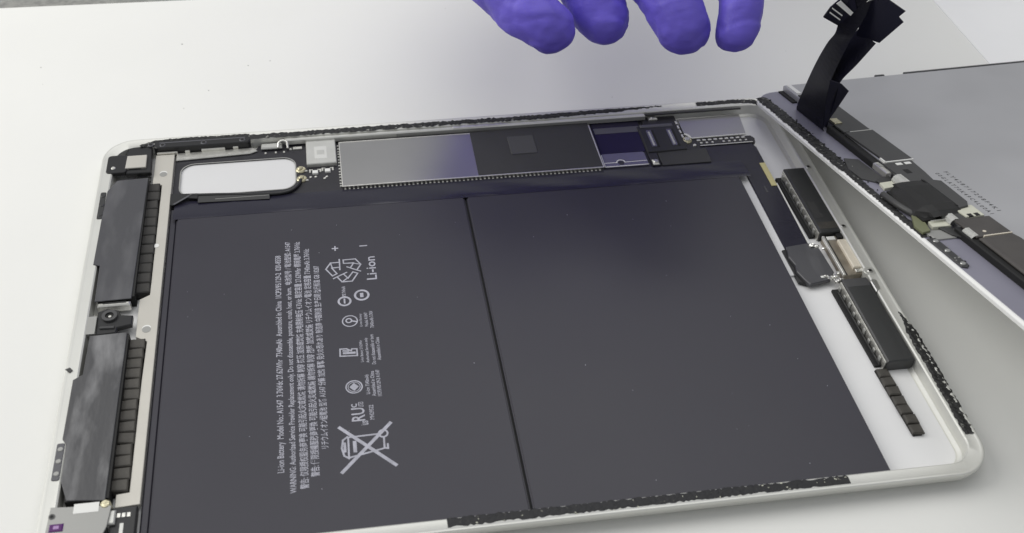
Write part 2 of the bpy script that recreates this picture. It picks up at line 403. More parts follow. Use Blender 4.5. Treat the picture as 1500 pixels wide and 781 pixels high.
s = Strokes(Z); s.ring(78.2, 49.9, 2.2, 0.36); s.ring(78.2, 49.9, 1.65, 0.2); s.quad([(76.9, 49.9), (78.2, 48.5), (79.5, 49.9), (78.2, 51.3)]); s.done('round_mark', bl)
for i, (y0, y1, t) in enumerate(((46.9, 53.9, 'Li-ion 7340mAh'), (46.0, 55.0, 'Assembled in China'), (45.8, 55.3, '1ICP3/95/129-2 A1547'))):
    text_up('small_print', t, bl, 81.3 + 1.55 * i, 82.4 + 1.55 * i, y0, y1, Z)
text_up('component_mark', 'c', bl, 77.0, 78.6, 42.6, 43.9, Z); text_up('component_mark', 'RU', bl, 76.9, 80.5, 37.9, 42.4, Z); text_up('component_mark', 'us', bl, 79.6, 81.2, 36.4, 37.8, Z); text_up('component_mark', 'LISTED', bl, 78.9, 80.3, 42.7, 44.4, Z)
text_up('small_print', 'MH29522', bl, 81.7, 82.9, 38.0, 43.0, Z)
# crossed out wheeled bin
s = Strokes(Z)
s.line([(73.6, 36.2), (87.2, 22.6)], 0.95); s.line([(73.6, 21.9), (86.9, 36.2)], 0.95)
s.line([(75.4, 32.8), (83.6, 33.0)], 0.5); s.line([(75.4, 26.2), (84.9, 28.2)], 0.5)
s.line([(75.5, 26.0), (74.3, 27.0), (73.8, 29.4), (74.2, 32.0), (75.4, 33.0)], 0.5); s.line([(75.5, 26.3), (75.6, 32.8)], 0.5); s.line([(74.6, 28.4), (74.6, 30.9)], 0.7)
s.line([(77.2, 28.2), (77.2, 31.0)], 0.95); s.ring(84.8, 33.0, 1.15, 0.5); s.line([(84.9, 31.7), (84.8, 28.3), (85.7, 28.0), (85.7, 29.4)], 0.5)
s.done('crossed_bin_symbol', bl)
bm = bmesh.new()
for q in range(34):
    lump(bm, random.uniform(30, 210), random.uniform(8, 122), 4.03, random.uniform(.06, .16), random.uniform(.06, .22), .05, 0.3, 1)
part('dust_speck', bm, 'print', br, stuff=True)

# --- black flex film right of the cells and its column down to the tab
P('battery_flex', 'wrap', T, [(205.5, 137.0), (217.0, 137.0), (217.0, 91.8), (225.0, 91.8), (225.4, 118), (225.7, 144.6), (224.6, 147.0), (205.5, 147.0)], 1.7, 2.2, bev=0.15)
P('flex_edge', 'ceramic', T, [(225.1, 92.2), (225.5, 92.2), (225.9, 124), (225.5, 124)], 1.2, 2.28)
B('added_floor_strip', 'alu_floor', T, 214.3, 216.9, 80.0, 136.6, 1.07, 1.75)  # piece of floor added at a raised height so the narrow slot stays bright
B('yellow_tape', 'yellow', T, 223.5, 225.4, 122.6, 135.2, 2.21, 2.5, 0.1)
P('tape_nick', 'tape', T, [(220.6, 119.5), (221.3, 119.5), (221.2, 123.0), (220.7, 123.0)], 2.2, 2.26)

# --- logic board along the far edge
win = rr(25.9, 64.3, 140.1, 157.2, 4.5, 6)
LB = P('logic_board', 'pcb', T, [(23.8, 134.2), (205.5, 134.2), (205.5, 146.8), (226.0, 147.0), (226.5, 149.2), (225.5, 151.0), (201.5, 151.2), (201.5, 165.0), (52.0, 165.0), (49.5, 160.6), (23.8, 159.6)], 1.6, 2.5, holes=[win])
P('window_lip', 'plate_grey', LB, rr(25.65, 64.55, 139.85, 157.45, 4.7, 6), 2.48, 2.58, holes=[rr(26.0, 64.2, 140.2, 157.1, 4.4, 6)])
B('window_backing', 'window_floor', LB, 25.7, 64.5, 139.9, 157.4, 1.5, 2.1)
# main shield can with soldered teeth
x0, x1, y0, y1 = 79.6, 168.9, 137.9, 162.6
SHD = B('shield_can', 'shield', LB, x0, x1, y0, y1, 2.5, 3.5, 0.18)
bm = bmesh.new()
for i in range(62):
    x = x0 + 0.6 + i * (x1 - x0 - 1.0) / 62
    box(bm, x, x + 0.62, y0 - 0.75, y0 - 0.1, 2.5, 2.72 + random.uniform(0, .25), 0.1)
for i in range(15):
    y = y0 + 0.8 + i * 1.6
    box(bm, x0 - 0.8, x0 - 0.1, y, y + 0.6, 2.5, 2.75 + random.uniform(0, .3), 0.1)
for i in range(34):
    x = x0 + 3 + i * 1.35
    box(bm, x, x + 0.5, y1 + 0.1, y1 + 0.7, 2.5, 3.0, 0.1)
part('solder_tooth', bm, 'tin', SHD, stuff=True)
B('shield_rim', 'tin', SHD, x0 - 0.1, x1 + 0.1, y0 - 0.12, y0 + 0.35, 3.42, 3.58, 0.05)
B('shield_rim', 'tin', SHD, x0 - 0.1, x0 + 0.25, y0, y1, 3.42, 3.57, 0.05)
B('shield_rim', 'tin', SHD, x1 - 0.3, x1 + 0.1, y0, y1, 3.42, 3.62, 0.05)
B('shield_rim', 'tin', SHD, x0, 126.0, y1 - 0.4, y1 + 0.1, 3.42, 3.57, 0.05)
GS = P('graphite_sheet', 'graphite', LB, [(125.5, 138.4), (168.5, 138.4), (168.5, 164.4), (125.8, 162.9)], 3.52, 3.6, bev=0.02)
P('thermal_pad', 'chip', LB, rr(138.5, 147.7, 148.4, 158.6, 0.6, 3), 3.6, 3.82, bev=0.1)
B('film_band', 'band', LB, 170.2, 186.9, 157.6, 160.9, 2.72, 2.8)
P('glossy_film', 'film', LB, [(169.6, 146.0), (185.6, 146.0), (187.3, 164.6), (170.0, 164.6)], 2.5, 2.7)
CP = P('battery_clip', 'clear', LB, rr(169.3, 184.9, 138.2, 145.7, 0.8, 4), 2.6, 2.95, bev=0.08)
s = Strokes(2.97); s.line([(169.8, 140.6), (174.0, 140.5)], 0.28); s.line([(176.9, 140.5), (184.6, 140.6)], 0.28); s.line([(169.5, 138.5), (184.7, 138.5)], 0.34); s.line([(169.5, 138.6), (169.5, 145.0)], 0.28)
s.line([(175.45 + 1.45 * math.cos(math.pi * i / 8), 140.4 + 1.45 * math.sin(math.pi * i / 8)) for i in range(9)], 0.34); s.done('folded_edge', CP, 'ceramic')
disc_bm = bmesh.new(); disc(disc_bm, 175.45, 140.2, 1.1, 2.95, 3.02); part('clip_screw', disc_bm, 'dark_steel', CP)
# display connector block with its two long sockets
CB = P('connector_block', 'pcb', LB, [(186.0, 137.3), (189.0, 137.3), (189.2, 144.4), (201.3, 144.6), (201.3, 165.2), (189.0, 165.2), (188.4, 160.6), (186.0, 160.0)], 2.6, 3.1, bev=0.12)
P('socket_frame', 'black', CB, [(186.2, 144.4), (200.2, 144.8), (200.2, 158.8), (186.2, 158.2)], 3.12, 3.5, bev=0.15)
B('latch_bar', 'can', CB, 187.0, 198.9, 158.6, 160.3, 3.12, 3.6, 0.2).data.materials[0] = M['band']
for xx in (188.4, 195.8):
    SK = P('socket', 'clear', CB, rr(xx, xx + 1.7, 147.2, 156.6, 0.4, 3), 3.5, 3.72, holes=[rr(xx + .35, xx + 1.35, 147.6, 156.2, 0.2, 2)])
    B('contact_row', 'can', SK, xx + .5, xx + 1.2, 147.9, 156.0, 3.5, 3.6)
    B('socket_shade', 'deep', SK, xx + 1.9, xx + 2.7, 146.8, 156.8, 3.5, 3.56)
for i in range(4): B('contact_tab', 'tin', CB, 200.4, 201.1, 151.6 + i * 2.7, 153.4 + i * 2.7, 3.1, 3.4, 0.1)
P('flex_pad', 'graphite', LB, [(189.4, 137.2), (206.8, 137.2), (207.2, 145.0), (189.4, 144.2)], 2.62, 3.05, bev=0.1)
CN = B('board_screw_post', 'tin', LB, 186.3, 188.4, 137.6, 140.3, 3.1, 3.5, 0.3); D('screw_head', 'steel', CN, 187.4, 139.0, 0.95, 3.5, 3.85, 0.2)
CN = B('board_screw_post', 'tin', LB, 191.2, 194.4, 163.0, 164.6, 3.1, 3.9, 0.3); D('screw_head', 'steel', CN, 192.8, 163.8, 0.8, 3.9, 4.15, 0.2)
CN = D('board_screw_post', 'solder', LB, 201.9, 150.4, 1.8, 2.5, 3.3, 0.4); D('screw_head', 'steel', CN, 201.9, 150.4, 1.0, 3.3, 3.7, 0.2)
D('solder_dot', 'tin', LB, 203.9, 147.4, 0.6, 2.5, 3.0, 0.2)
# silver card and the pierced strip below it
P('bright_card', 'shield', LB, [(203.8, 151.4), (224.0, 151.7), (225.3, 163.4), (201.9, 162.7), (201.9, 154.6), (203.4, 153.6)], 2.7, 3.0, bev=0.08)
P('card_edge', 'ceramic', LB, [(203.8, 151.1), (224.1, 151.4), (224.1, 151.75), (203.8, 151.45)], 2.7, 3.06)
P('card_edge', 'ceramic', LB, [(201.9, 154.2), (202.9, 153.8), (203.6, 152.6), (203.9, 151.4), (203.3, 151.3), (202.9, 152.5), (202.2, 153.3), (201.6, 153.6)], 2.7, 3.1)
bm = bmesh.new()
for i in range(9):
    box(bm, 205.4 + i * 2.05, 206.7 + i * 2.05, 149.7, 150.4, 2.5, 2.85, 0.1)
    if i not in (3,): box(bm, 206.2 + i * 2.05, 207.0 + i * 2.05, 148.1, 148.8, 2.5, 2.85, 0.1)
part('solder_pad', bm, 'tin', LB, stuff=True)
P('board_edge_trim', 'can', LB, [(205.8, 146.9), (225.2, 147.1), (225.2, 147.5), (205.8, 147.3)], 2.5, 2.6)
# small parts left of the shield
CAN = B('crystal_can', 'can', LB, 68.2, 78.4, 150.8, 164.2, 2.5, 4.0, 0.25)
B('can_label', 'canlabel', CAN, 71.0, 75.2, 153.4, 160.3, 4.0, 4.04)
B('can_label', 'can', CAN, 71.8, 74.4, 155.8, 158.2, 4.04, 4.07)
for x, y in ((70.9, 147.3), (75.1, 147.8)):
    cpr = B('capacitor', 'ceramic', LB, x - 0.95, x + 0.95, y - 0.8, y + 0.9, 2.5, 3.3, 0.15)
    for sx in (-1, 1):
        B('terminal', 'tin', cpr, x + sx * 1.75 - .3, x + sx * 1.75 + .3, y + 0.4, y + 2.1, 2.5, 2.75, 0.08)
        B('terminal', 'tin', cpr, x + sx * 1.2 - .45, x + sx * 1.2 + .45, y + 1.7, y + 2.1, 2.5, 2.7, 0.05)
for x, y in ((69.3, 145.3), (71.0, 145.3), (74.0, 144.2), (74.7, 145.0)): D('solder_dot', 'tin', LB, x, y, 0.42, 2.5, 2.8, 0.1)
for x, y in ((66.1, 149.6), (66.3, 144.6)):
    AC = D('antenna_socket', 'solder', LB, x, y, 1.75, 2.5, 3.1, 0.3)
    D('socket_pin', 'solder', AC, x - .2, y + .2, 0.9, 3.1, 3.6, 0.25)
    B('socket_leg', 'tin', AC, x + 1.2, x + 2.2, y - 1.2, y - 0.5, 2.5, 2.85, 0.1)
B('contact_spring', 'can', LB, 52.8, 60.0, 161.9, 164.6, 3.0, 3.8, 0.4)
bm = bmesh.new(); tube(bm, smooth_path([(58.6, 161.6, 3.6), (59.0, 163.4, 4.6), (60.5, 164.0, 4.9), (61.8, 163.2, 4.5), (61.9, 161.5, 3.2)]), 0.42); part('spring_loop', bm, 'tin', LB, smooth=True)
for x in (53.9, 57.4, 60.2): B('solder_dot', 'tin', LB, x, x + 0.7, 159.8, 160.7, 2.5, 2.9, 0.1)
B('resistor', 'tin', LB, 63.6, 66.8, 161.2, 162.5, 2.5, 3.0, 0.1)
B('resistor', 'tin', LB, 62.4, 63.2, 161.3, 162.3, 2.5, 2.8, 0.1)
# coax antenna cable round the window
bm = bmesh.new(); tube(bm, smooth_path([(29.5, 139.3, 3.4), (40, 138.6, 3.3), (52, 137.5, 3.2), (58.5, 137.2, 3.2), (62.5, 138.4, 3.1), (65.0, 141.2, 3.0), (66.0, 144.0, 2.9)]), 0.62, 10); part('antenna_cable', bm, 'black', LB, smooth=True)
P('clear_film', 'grey_film', LB, [(32.4, 135.2), (55.6, 134.4), (55.6, 137.0), (32.4, 138.9)], 3.38, 3.5, bev=0.05)
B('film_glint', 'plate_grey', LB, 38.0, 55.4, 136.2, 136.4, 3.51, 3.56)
P('corner_tape', 'black', LB, [(23.5, 134.6), (24.6, 134.4), (28.6, 137.8), (32.4, 137.0), (32.4, 139.8), (23.4, 140.4)], 3.3, 3.75, bev=0.12)
P('tape_fold', 'band', LB, [(24.4, 134.7), (25.1, 134.5), (30.0, 138.6), (29.2, 138.8)], 3.76, 3.9)
# silver rail and foil by the far wall
RL = B('wall_rail', 'alu', T, 61, 190, 163.9, 165.4, 3.0, 4.9, 0.3)
B('rail_groove', 'plate_grey', RL, 100, 189.8, 163.75, 163.95, 3.2, 4.6)
P('rail_tip', 'tin', T, [(120, 164.0), (138, 164.2), (140, 165.0), (136, 165.6), (120, 165.5)], 4.9, 5.1, bev=0.1)
P('wall_bracket', 'alu', T, [(191, 165.3), (195.8, 165.3), (195.4, 168.2), (191.4, 168.2)], 4.2, 5.5, bev=0.3)
P('reflective_foil', 'tin', T, [(24.0, 159.2), (49.0, 160.4), (51.5, 161.6), (50.0, 163.4), (24.0, 163.2)], 2.7, 3.3, bev=0.3)
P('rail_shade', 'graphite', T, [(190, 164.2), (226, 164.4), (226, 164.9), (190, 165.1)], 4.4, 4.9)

# --- headphone bracket bar
HB = P('port_bracket', 'black', T, rr(16.6, 49.3, 163.5, 167.6, 1.6, 4), 2.5, 5.72, bev=0.3)
B('bracket_lip', 'band', HB, 18.4, 47.6, 166.0, 166.5, 5.7, 5.8, 0.05)
for x, y in ((19.6, 165.0), (33.5, 164.9), (46.6, 165.0), (15.6, 165.6)): 
    q = D('screw', 'band', HB, x, y, 1.05, 5.4, 5.92, 0.2); D('socket', 'deep', q, x, y, 0.6, 5.91, 5.96)
bm = bmesh.new()
for x0_, x1_, dy in ((17.6, 24.5, -0.2), (27, 28.6, 0.1), (32.5, 40.5, 0.4), (43.2, 45.0, 0.6)): box(bm, x0_, x1_, 162.7 + dy, 163.4 + dy, 3.2, 4.2, 0.15)
part('bright_contact', bm, 'tin', HB)

# --- rear camera corner
PL = P('camera_plate', 'black', T, rr(1.9, 8.6, 151.2, 160.9, 1.2, 4), 4.4, 5.75, bev=0.2)
D('plate_pin', 'tin', PL, 4.2, 153.9, 0.75, 5.74, 6.0, 0.25)
CBK = P('camera_bracket', 'black', T, [(7.6, 160.4), (8.2, 165.0), (9.6, 166.2), (16.0, 165.8), (16.6, 151.0), (8.4, 151.2)], 3.6, 5.2, bev=0.25)
CM = P('camera_module', 'bracket', T, [(8.1, 153.2), (14.9, 153.2), (14.8, 160.0), (8.3, 160.0)], 4.2, 5.9, bev=0.15)
B('module_lip', 'bracket', CM, 8.9, 13.6, 152.2, 153.1, 4.2, 4.9, 0.1)
B('module_slot', 'dark_steel', CM, 9.2, 13.3, 153.05, 153.16, 4.9, 5.5)
B('camera_flex', 'graphite', T, 11.6, 16.4, 148.6, 151.4, 2.6, 3.2, 0.1)
D('flex_dot', 'tin', T, 14.0, 149.4, 0.7, 3.2, 3.4)

# --- grey antenna covers with foam blocks beside them
def cover(pts, material):
    bm = bmesh.new(); prism(bm, pts, 5.49, 5.76, bev=0.12); o = part('antenna_cover', bm, material, T)
    return o
def shift(pts): return [(x + 0.45, y - 1.85) for x, y in pts]
A = cover(shift([(5.7, 148.8), (15.7, 149.2), (15.1, 92.3), (4.7, 92.1), (4.5, 107.6), (2.5, 108.4), (2.7, 129), (3.1, 143.6)]), 'tape')
Bc = cover(shift([(4.9, 78.3), (15.2, 78.6), (15.0, 21.5), (5.6, 22.6), (3.6, 28.5), (3.4, 40), (2.2, 42), (2.3, 62.2), (4.7, 63.9)]), 'tape_scuffed')
B('cover_body', 'deep', A, 5.6, 16.3, 91.5, 147.0, 1.2, 5.48); B('cover_body', 'deep', Bc, 5.6, 16.2, 20.5, 76.4, 1.2, 5.48)
B('cover_lip', 'tin', A, 5.8, 15.2, 88.9, 90.3, 2.4, 5.0, 0.4); B('lip_shade', 'dark_steel', A, 7.4, 14.0, 89.6, 90.4, 5.0, 5.1)
for cv, x, ys in ((A, (1.5, 3.3), (128.0, 141.4)), (Bc, (1.5, 3.5), (27.2, 38.9))):
    tb = P('screw_tab', 'dark_steel' if cv is A else 'band', cv, rr(x[0], x[1], ys[0], ys[1], 0.5, 3), 5.49, 5.7, bev=0.1)
    for k in range(3): 
        yy = ys[0] + 2.0 + k * (ys[1] - ys[0] - 4) / 2
        D('tab_screw', 'dark_steel' if cv is A else 'plate_grey', cv, (x[0] + x[1]) / 2 + 0.1, yy, 0.75, 5.7, 5.9, 0.15)
def foam(y0, y1, n, xa, xb, mname, name='foam_strip', z0=1.2, z1=3.5, parent=T, gap=0.35, skew=0.0):
    """a backing strip with separate foam blocks in a row"""
    base = P(name, 'deep', parent, [(xa(y0) + .2, y0), (xb(y0) - .5, y0), (xb(y1) - .5, y1), (xa(y1) + .2, y1)], z0, z0 + 0.5)
    L = (y1 - y0) / n; cache = []
    for i in range(n):
        yc = y0 + L * (i + .5); h = L / 2 - gap * .3
        if len(cache) < 3:
            bm = bmesh.new(); w = (xb(yc) - xa(yc)) / 2
            prism(bm, [(-w, -h + random.uniform(-.15, .15)), (w, -h + random.uniform(-.3, .15)), (w + random.uniform(-.2, .2), h), (-w, h)], z0 + .5, z1 + random.uniform(-.15, .15), bev=0.3)
            blk = part('foam_block', bm, mname, base); cache.append(blk)
        else:
            blk = cache[i % 3].copy(); C.objects.link(blk); blk.parent = base
        # block meshes are centred on x = 0; their own location puts them in the row
        blk.location = Vector(((xa(yc) + xb(yc)) / 2 + random.uniform(-.12, .12), yc, 0)) * MM
        blk.rotation_euler = (random.uniform(-.03, .03), random.uniform(-.05, .05), skew + random.uniform(-.03, .03))
    return base
foam(94.2, 146.2, 12, lambda y: 15.9, lambda y: 20.1, 'foam', z1=4.2)
foam(23.2, 75.6, 14, lambda y: 16.0, lambda y: 20.4, 'foam_brown', z1=4.0)
foam(16.4, 39.8, 7, lambda y: 224.4 + (39.5 - y) * 0.035, lambda y: 228.2 + (39.5 - y) * 0.012, 'foam_brown', z0=1.06, z1=2.4)
# steel bar
bar = [(17.2, 162.2), (23.5, 162.2), (23.5, 19.0), (17.4, 18.6), (17.4, 22.6), (20.6, 22.9), (20.6, 59), (20.9, 74.4), (17.6, 76.6), (17.4, 91.8), (20.3, 93.5), (20.3, 145.6), (17.2, 145.9)]
BR = P('steel_bar', 'bracket', T, bar, 2.4, 3.6, bev=0.12)
for y in (151.4, 79.2):
    q = D('bar_hole', 'plate_grey', BR, 20.4, y, 1.25, 3.6, 3.66); D('hole_rim', 'ceramic', q, 20.4, y + 0.55, 1.25, 3.57, 3.63)
D('bar_hole', 'ceramic', BR, 20.6, 115.3, 0.9, 3.6, 3.68)
# microphone
MC = P('microphone', 'black', T, [(6.6, 77.4), (6.3, 86.9), (8.6, 88.0), (12.2, 87.0), (13.0, 85.0), (16.4, 84.4), (16.4, 80.6), (12.4, 79.8), (12.2, 77.8)], 3.4, 4.8, bev=0.3)
ring_bm = bmesh.new(); ring(ring_bm, 9.9, 84.4, 1.25, 2.2, 4.8, 5.5); part('mic_ring', ring_bm, 'chip', MC)
D('mic_port', 'deep', MC, 9.9, 84.4, 1.24, 4.8, 5.1); D('mic_mesh', 'tin', MC, 10.0, 84.2, 0.42, 5.1, 5.2)
bm = bmesh.new(); tube(bm, [(7.6, 80.0, 4.9), (11.6, 79.8, 4.9)], 0.5); part('mic_gasket', bm, 'chip', MC)
B('mic_flex', 'plate_grey', T, 3.6, 6.4, 77.6, 84.6, 4.2, 5.32)

# --- front camera corner, lower left
FP = P('front_camera_plate', 'plate_grey', T, [(2.6, 19.2), (17.2, 18.0), (16.6, 12.0), (15.2, 8.0), (2.2, 9.0)], 5.49, 5.72, bev=0.1)
LH = B('front_lens', 'lens', FP, 3.0, 6.4, 11.9, 14.2, 5.72, 5.98, 0.25); B('lens_core', 'lens_core', LH, 4.1, 5.4, 12.6, 13.5, 5.98, 6.0)
q = D('sensor_dot', 'dark_steel', FP, 3.3, 16.4, 0.8, 5.72, 5.82); D('dot_core', 'deep', q, 3.3, 16.4, 0.45, 5.82, 5.85)
B('white_label', 'ceramic', FP, 8.2, 14.2, 16.6, 19.4, 5.72, 5.77)
D('brass_boss', 'solder', T, 15.6, 18.6, 1.4, 3.0, 5.9, 0.4); B('boss_tab', 'can', T, 15.2, 18.2, 13.0, 17.0, 4.4, 5.2, 0.3)
q = B('corner_connector', 'black', T, 16.8, 23.0, 5.4, 18.2, 2.0, 4.2, 0.2)
for k in range(3): B('contact', 'tin', q, 18.4 + k * 1.2, 19.2 + k * 1.2, 15.2, 16.4, 4.2, 4.35)
B('contact', 'can', q, 19.3, 20.2, 9.5, 13.5, 4.2, 4.3)
B('corner_socket', 'deep', T, 13.4, 16.6, 5.4, 12.5, 3.6, 5.0, 0.2)

# --- loudspeakers and charging port on the right
def speaker(x0, x1, y0, y1, skew):
    pts = [(x0, y0), (x1, y0), (x1 - skew, y1), (x0 - skew * .4, y1)]
    s = P('loudspeaker', 'speaker_black', T, pts, 1.1, 5.0, bev=0.35)
    P('speaker_edge', 'tin', s, [(x0 - .5, y0 + .4), (x0 - .1, y0 + .4), (x0 - skew * .4 - .1, y1 - .6), (x0 - skew * .4 - .5, y1 - .6)], 1.2, 4.3)
    P('gasket', 'deep', s, [(x0 - 2.4, y0 + 1.5), (x0 - .55, y0 + 1.5), (x0 - .95, y1 - 1.2), (x0 - 2.9, y1 - 1.2)], 1.07, 2.0)
    P('gasket_lip', 'graphite', s, [(x0 - 1.5, y0 + 1.5), (x0 - 1.2, y0 + 1.5), (x0 - 1.6, y1 - 3), (x0 - 1.9, y1 - 3)], 1.9, 2.6)
    for k in range(9):
        y = y0 + 2.4 + k * (y1 - y0 - 5) / 8
        B('edge_clip', 'plate_grey', s, x0 - 1.0, x0 - 0.55, y, y + 1.2, 1.8, 3.4 if k % 3 else 4.0, 0.1)
    return s
s1 = speaker(229.3, 237.2, 94.8, 128.0, 0.6)
P('speaker_pad', 'graphite', s1, rr(230.2, 233.0, 101.5, 110.0, .6, 3), 5.0, 5.06); B('speaker_band', 'foam_brown', s1, 229.7, 236.9, 96.4, 99.6, 5.0, 5.05)
s2 = speaker(227.6, 235.6, 39.6, 73.4, 0.0)
B('speaker_band', 'chip', s2, 227.9, 235.3, 69.8, 73.2, 5.0, 5.05)
CPF = P('charging_port', 'brown', T, [(229.9, 76.0), (238.4, 76.6), (238.4, 94.4), (229.9, 94.2)], 1.1, 3.6, bev=0.2)
B('port_body', 'beige', CPF, 233.6, 237.5, 78.4, 91.4, 3.6, 4.7, 0.25)
B('port_rail', 'tin', CPF, 229.7, 230.5, 76.2, 94.2, 3.0, 4.0, 0.15); B('port_rail', 'dark_steel', CPF, 230.6, 231.0, 76.2, 94.0, 3.5, 3.75)
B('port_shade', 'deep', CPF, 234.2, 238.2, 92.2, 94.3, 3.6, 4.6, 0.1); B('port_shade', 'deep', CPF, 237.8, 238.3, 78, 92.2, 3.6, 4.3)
B('port_pad', 'ceramic', CPF, 230.9, 233.6, 92.2, 93.8, 3.6, 4.0, 0.15)
B('port_clip', 'tin', CPF, 234.0, 237.2, 76.9, 78.2, 3.6, 4.2, 0.2)
bm = bmesh.new()
prism(bm, [(217.0, 91.4), (223.8, 92.2), (226.8, 91.6), (227.2, 88.0), (227.6, 78.4), (225.2, 75.2), (218.2, 73.9), (217.2, 76.4), (216.2, 80.0), (216.8, 83.0), (216.0, 86.8), (216.6, 89.0)], 2.2, 3.4, bev=0.25)
TB = part('flex_tab', bm, 'tape', T)
P('tab_underlay', 'black', TB, [(215.6, 91.0), (217.6, 91.4), (216.9, 87), (217.6, 83), (216.9, 80), (217.8, 75.2), (215.8, 76.4)], 1.3, 2.3, bev=0.1)
def crumple(name, pts, z0, z1):
    bm = bmesh.new()
    for x, y, r in pts: lump(bm, x, y, (z0 + z1) / 2, r * .75, r * .6, (z1 - z0) / 2, 0.28, 2)
    return part(name, bm, 'foil', TB)
crumple('crumpled_foil', [(225.0, 90.6, 1.4), (226.4, 90.0, 1.2), (228.2, 88.8, .8)], 3.0, 4.2)
crumple('crumpled_foil', [(225.6, 75.8, 1.5), (227.4, 76.4, 1.2), (228.6, 77.6, 1.0), (227.0, 74.2, 1.3), (224.0, 76.6, .9), (228.6, 74.6, 1.1)], 2.6, 4.0)
B('flex_stripe', 'ceramic', TB, 222.6, 225.0, 76.2, 77.0, 3.42, 3.5)
for x, y in ((237.3, 127.2), (237.2, 96.2), (237.3, 75.3)): screw_full(T, x, y, 5.45, 0.85)
D('ledge_boss', 'alu', T, 237.3, 75.3, 1.9, 4.9, 5.56, 0.1)
P('ledge_clip', 'steel', T, [(235.6, 66.5), (237.4, 67.2), (237.8, 71.2), (236.6, 72.2), (235.6, 71.0)], 4.6, 5.65, bev=0.3)

# ------------------------------------------------------------------ display assembly lying face down, tilted, on the far right corner
X0 = Vector((229.48258760, 168.49957831, 8.2))
U = Vector((0.08752902, -0.97422349, 0.20791169)); V = Vector((0.99613883, 0.08417670, -0.02493433)); N = Vector((0.00679029, 0.20929139, 0.97782974))
mw = Matrix((V, -U, N)).transposed().to_4x4(); mw.translation = X0 * MM
DP = thing('display_panel', 'detached tablet display lying face down with its metal back and black cables up', 'tablet display', (0, 0, 0), mw)
def uv(pts): return [(v, -u) for u, v in pts]
def PU(name, material, parent, pts, z0, z1, **k): return P(name, material, parent, uv(pts), z0, z1, **k)
def BU(name, material, parent, u0, u1, v0, v1, z0, z1, bev=0.0, **k): return B(name, material, parent, v0, v1, -u1, -u0, z0, z1, bev, **k)
P('front_glass', 'glass_white', DP, rr(0, 240, -169.5, 0, 9.5, 8), -1.5, -0.02, bev=0.5)
P('bezel_film', 'bezel', DP, rr(1.0, 239.0, -168.5, -0.9, 9, 8), -0.1, 0.02)
LCD = P('lcd_back', 'lcd', DP, [(13, -1.4), (238, -1.4), (238, -167), (13, -167)], 0, 2.5, bev=0.25)
BU('side_shade', 'deep', DP, 38, 68, 10.4, 12.95, 0, 2.2, 0.3); BU('side_shade', 'deep', DP, 110, 167, 10.2, 12.95, 0, 2.2, 0.3)  # black bars painting the shadow along the left step of the LCD
PU('edge_tape', 'black', DP, [(0.15, 62.5), (0.15, 239), (1.2, 239), (1.2, 62.5)], 0, 2.55); PU('edge_tape', 'black', DP, [(0.15, 50.6), (0.15, 54.2), (1.1, 54.2), (1.1, 50.6)], 0, 2.55)
strip(DP, uv([(5.0, 2.6), (20, 2.9), (42, 2.8), (66, 2.2)]), 4.4, 0.03, 0.5, jag=0.7)
strip(DP, uv([(64, 1.8), (86, 1.8), (110, 1.7)]), 2.6, 0.03, 0.4, jag=0.6)
BU('slot', 'deep', DP, 1.6, 12.5, 11.2, 13.0, 0, 0.5); BU('slot_strip', 'ceramic', DP, 2.2, 10.0, 13.9, 15.6, 2.5, 2.75, 0.1)
# controller boards
G1 = PU('controller_cover', 'board_grey', DP, [(12, 13.2), (12, 22.0), (45.3, 22.0), (45.3, 12.4), (36, 12.2)], 2.5, 3.0, bev=0.1)
BU('cover_seam', 'can', G1, 45.35, 45.9, 14.4, 22.2, 2.5, 3.06)
G2 = PU('controller_cover', 'board_grey', DP, [(46.0, 12.4), (46.0, 22.4), (69.0, 22.6), (69.0, 13.4)], 2.5, 3.2, bev=0.1)
BU('cover_rim', 'ceramic', G2, 69.0, 69.5, 13.2, 22.7, 2.5, 3.2); BU('cover_rim', 'ceramic', G2, 66.2, 69.2, 12.8, 13.3, 2.5, 3.2)
for k in range(4): BU('side_contact', 'tin', G2, 47 + k * 3.0, 48.9 + k * 3.0, 11.9, 12.25, 1.4, 1.9)
G3 = PU('connector_board', 'board_grey', DP, [(69.6, 12.0), (69.6, 22.0), (78, 21.4), (84.5, 20.6), (84.5, 12.2)], 2.5, 2.9, bev=0.1)
for a, b in ((15.6, 17.6), (18.6, 20.6)): BU('solder_pad', 'ceramic', G3, 70.5, 71.9, a, b, 2.9, 3.1, 0.08)
BU('pad_slot', 'deep', G3, 75, 77.6, 15.4, 17.2, 2.9, 2.96)
CH = BU('metal_chip', 'tin', DP, 67.0, 74.6, 10.3, 12.1, 0.3, 2.3, 0.3); BU('chip_label', 'plate_grey', CH, 68.2, 70.6, 10.5, 11.9, 2.3, 2.4)
def clip(u0, u1, v0, v1):
    bm = bmesh.new()
    pr = [(0, 0.2), (-.15, 1.6), (.2, 2.6), (1.0, 3.1), (1.9, 3.1)]
    top = []
    for u in (u0, u1):
        top.append([bm.verts.new((v0 + a * (v1 - v0) / 1.9, -u, h)) for a, h in pr])
    for i in range(len(pr) - 1): bm.faces.new((top[0][i], top[0][i + 1], top[1][i + 1], top[1][i]))
    bmesh.ops.solidify(bm, geom=bm.faces[:], thickness=0.25)
    return part('curved_clip', bm, 'ceramic', DP, smooth=False)
clip(77.8, 83.2, 10.4, 13.0); clip(100.4, 107.2, 10.8, 13.0); clip(112.4, 117.0, 10.6, 12.6)
PU('bezel_flex', 'board_grey', DP, [(58.6, 5.2), (60.5, 9.2), (75.5, 10.0), (76.5, 6.2), (73, 3.0), (66, 2.6)], 0.02, 0.5, bev=0.1)
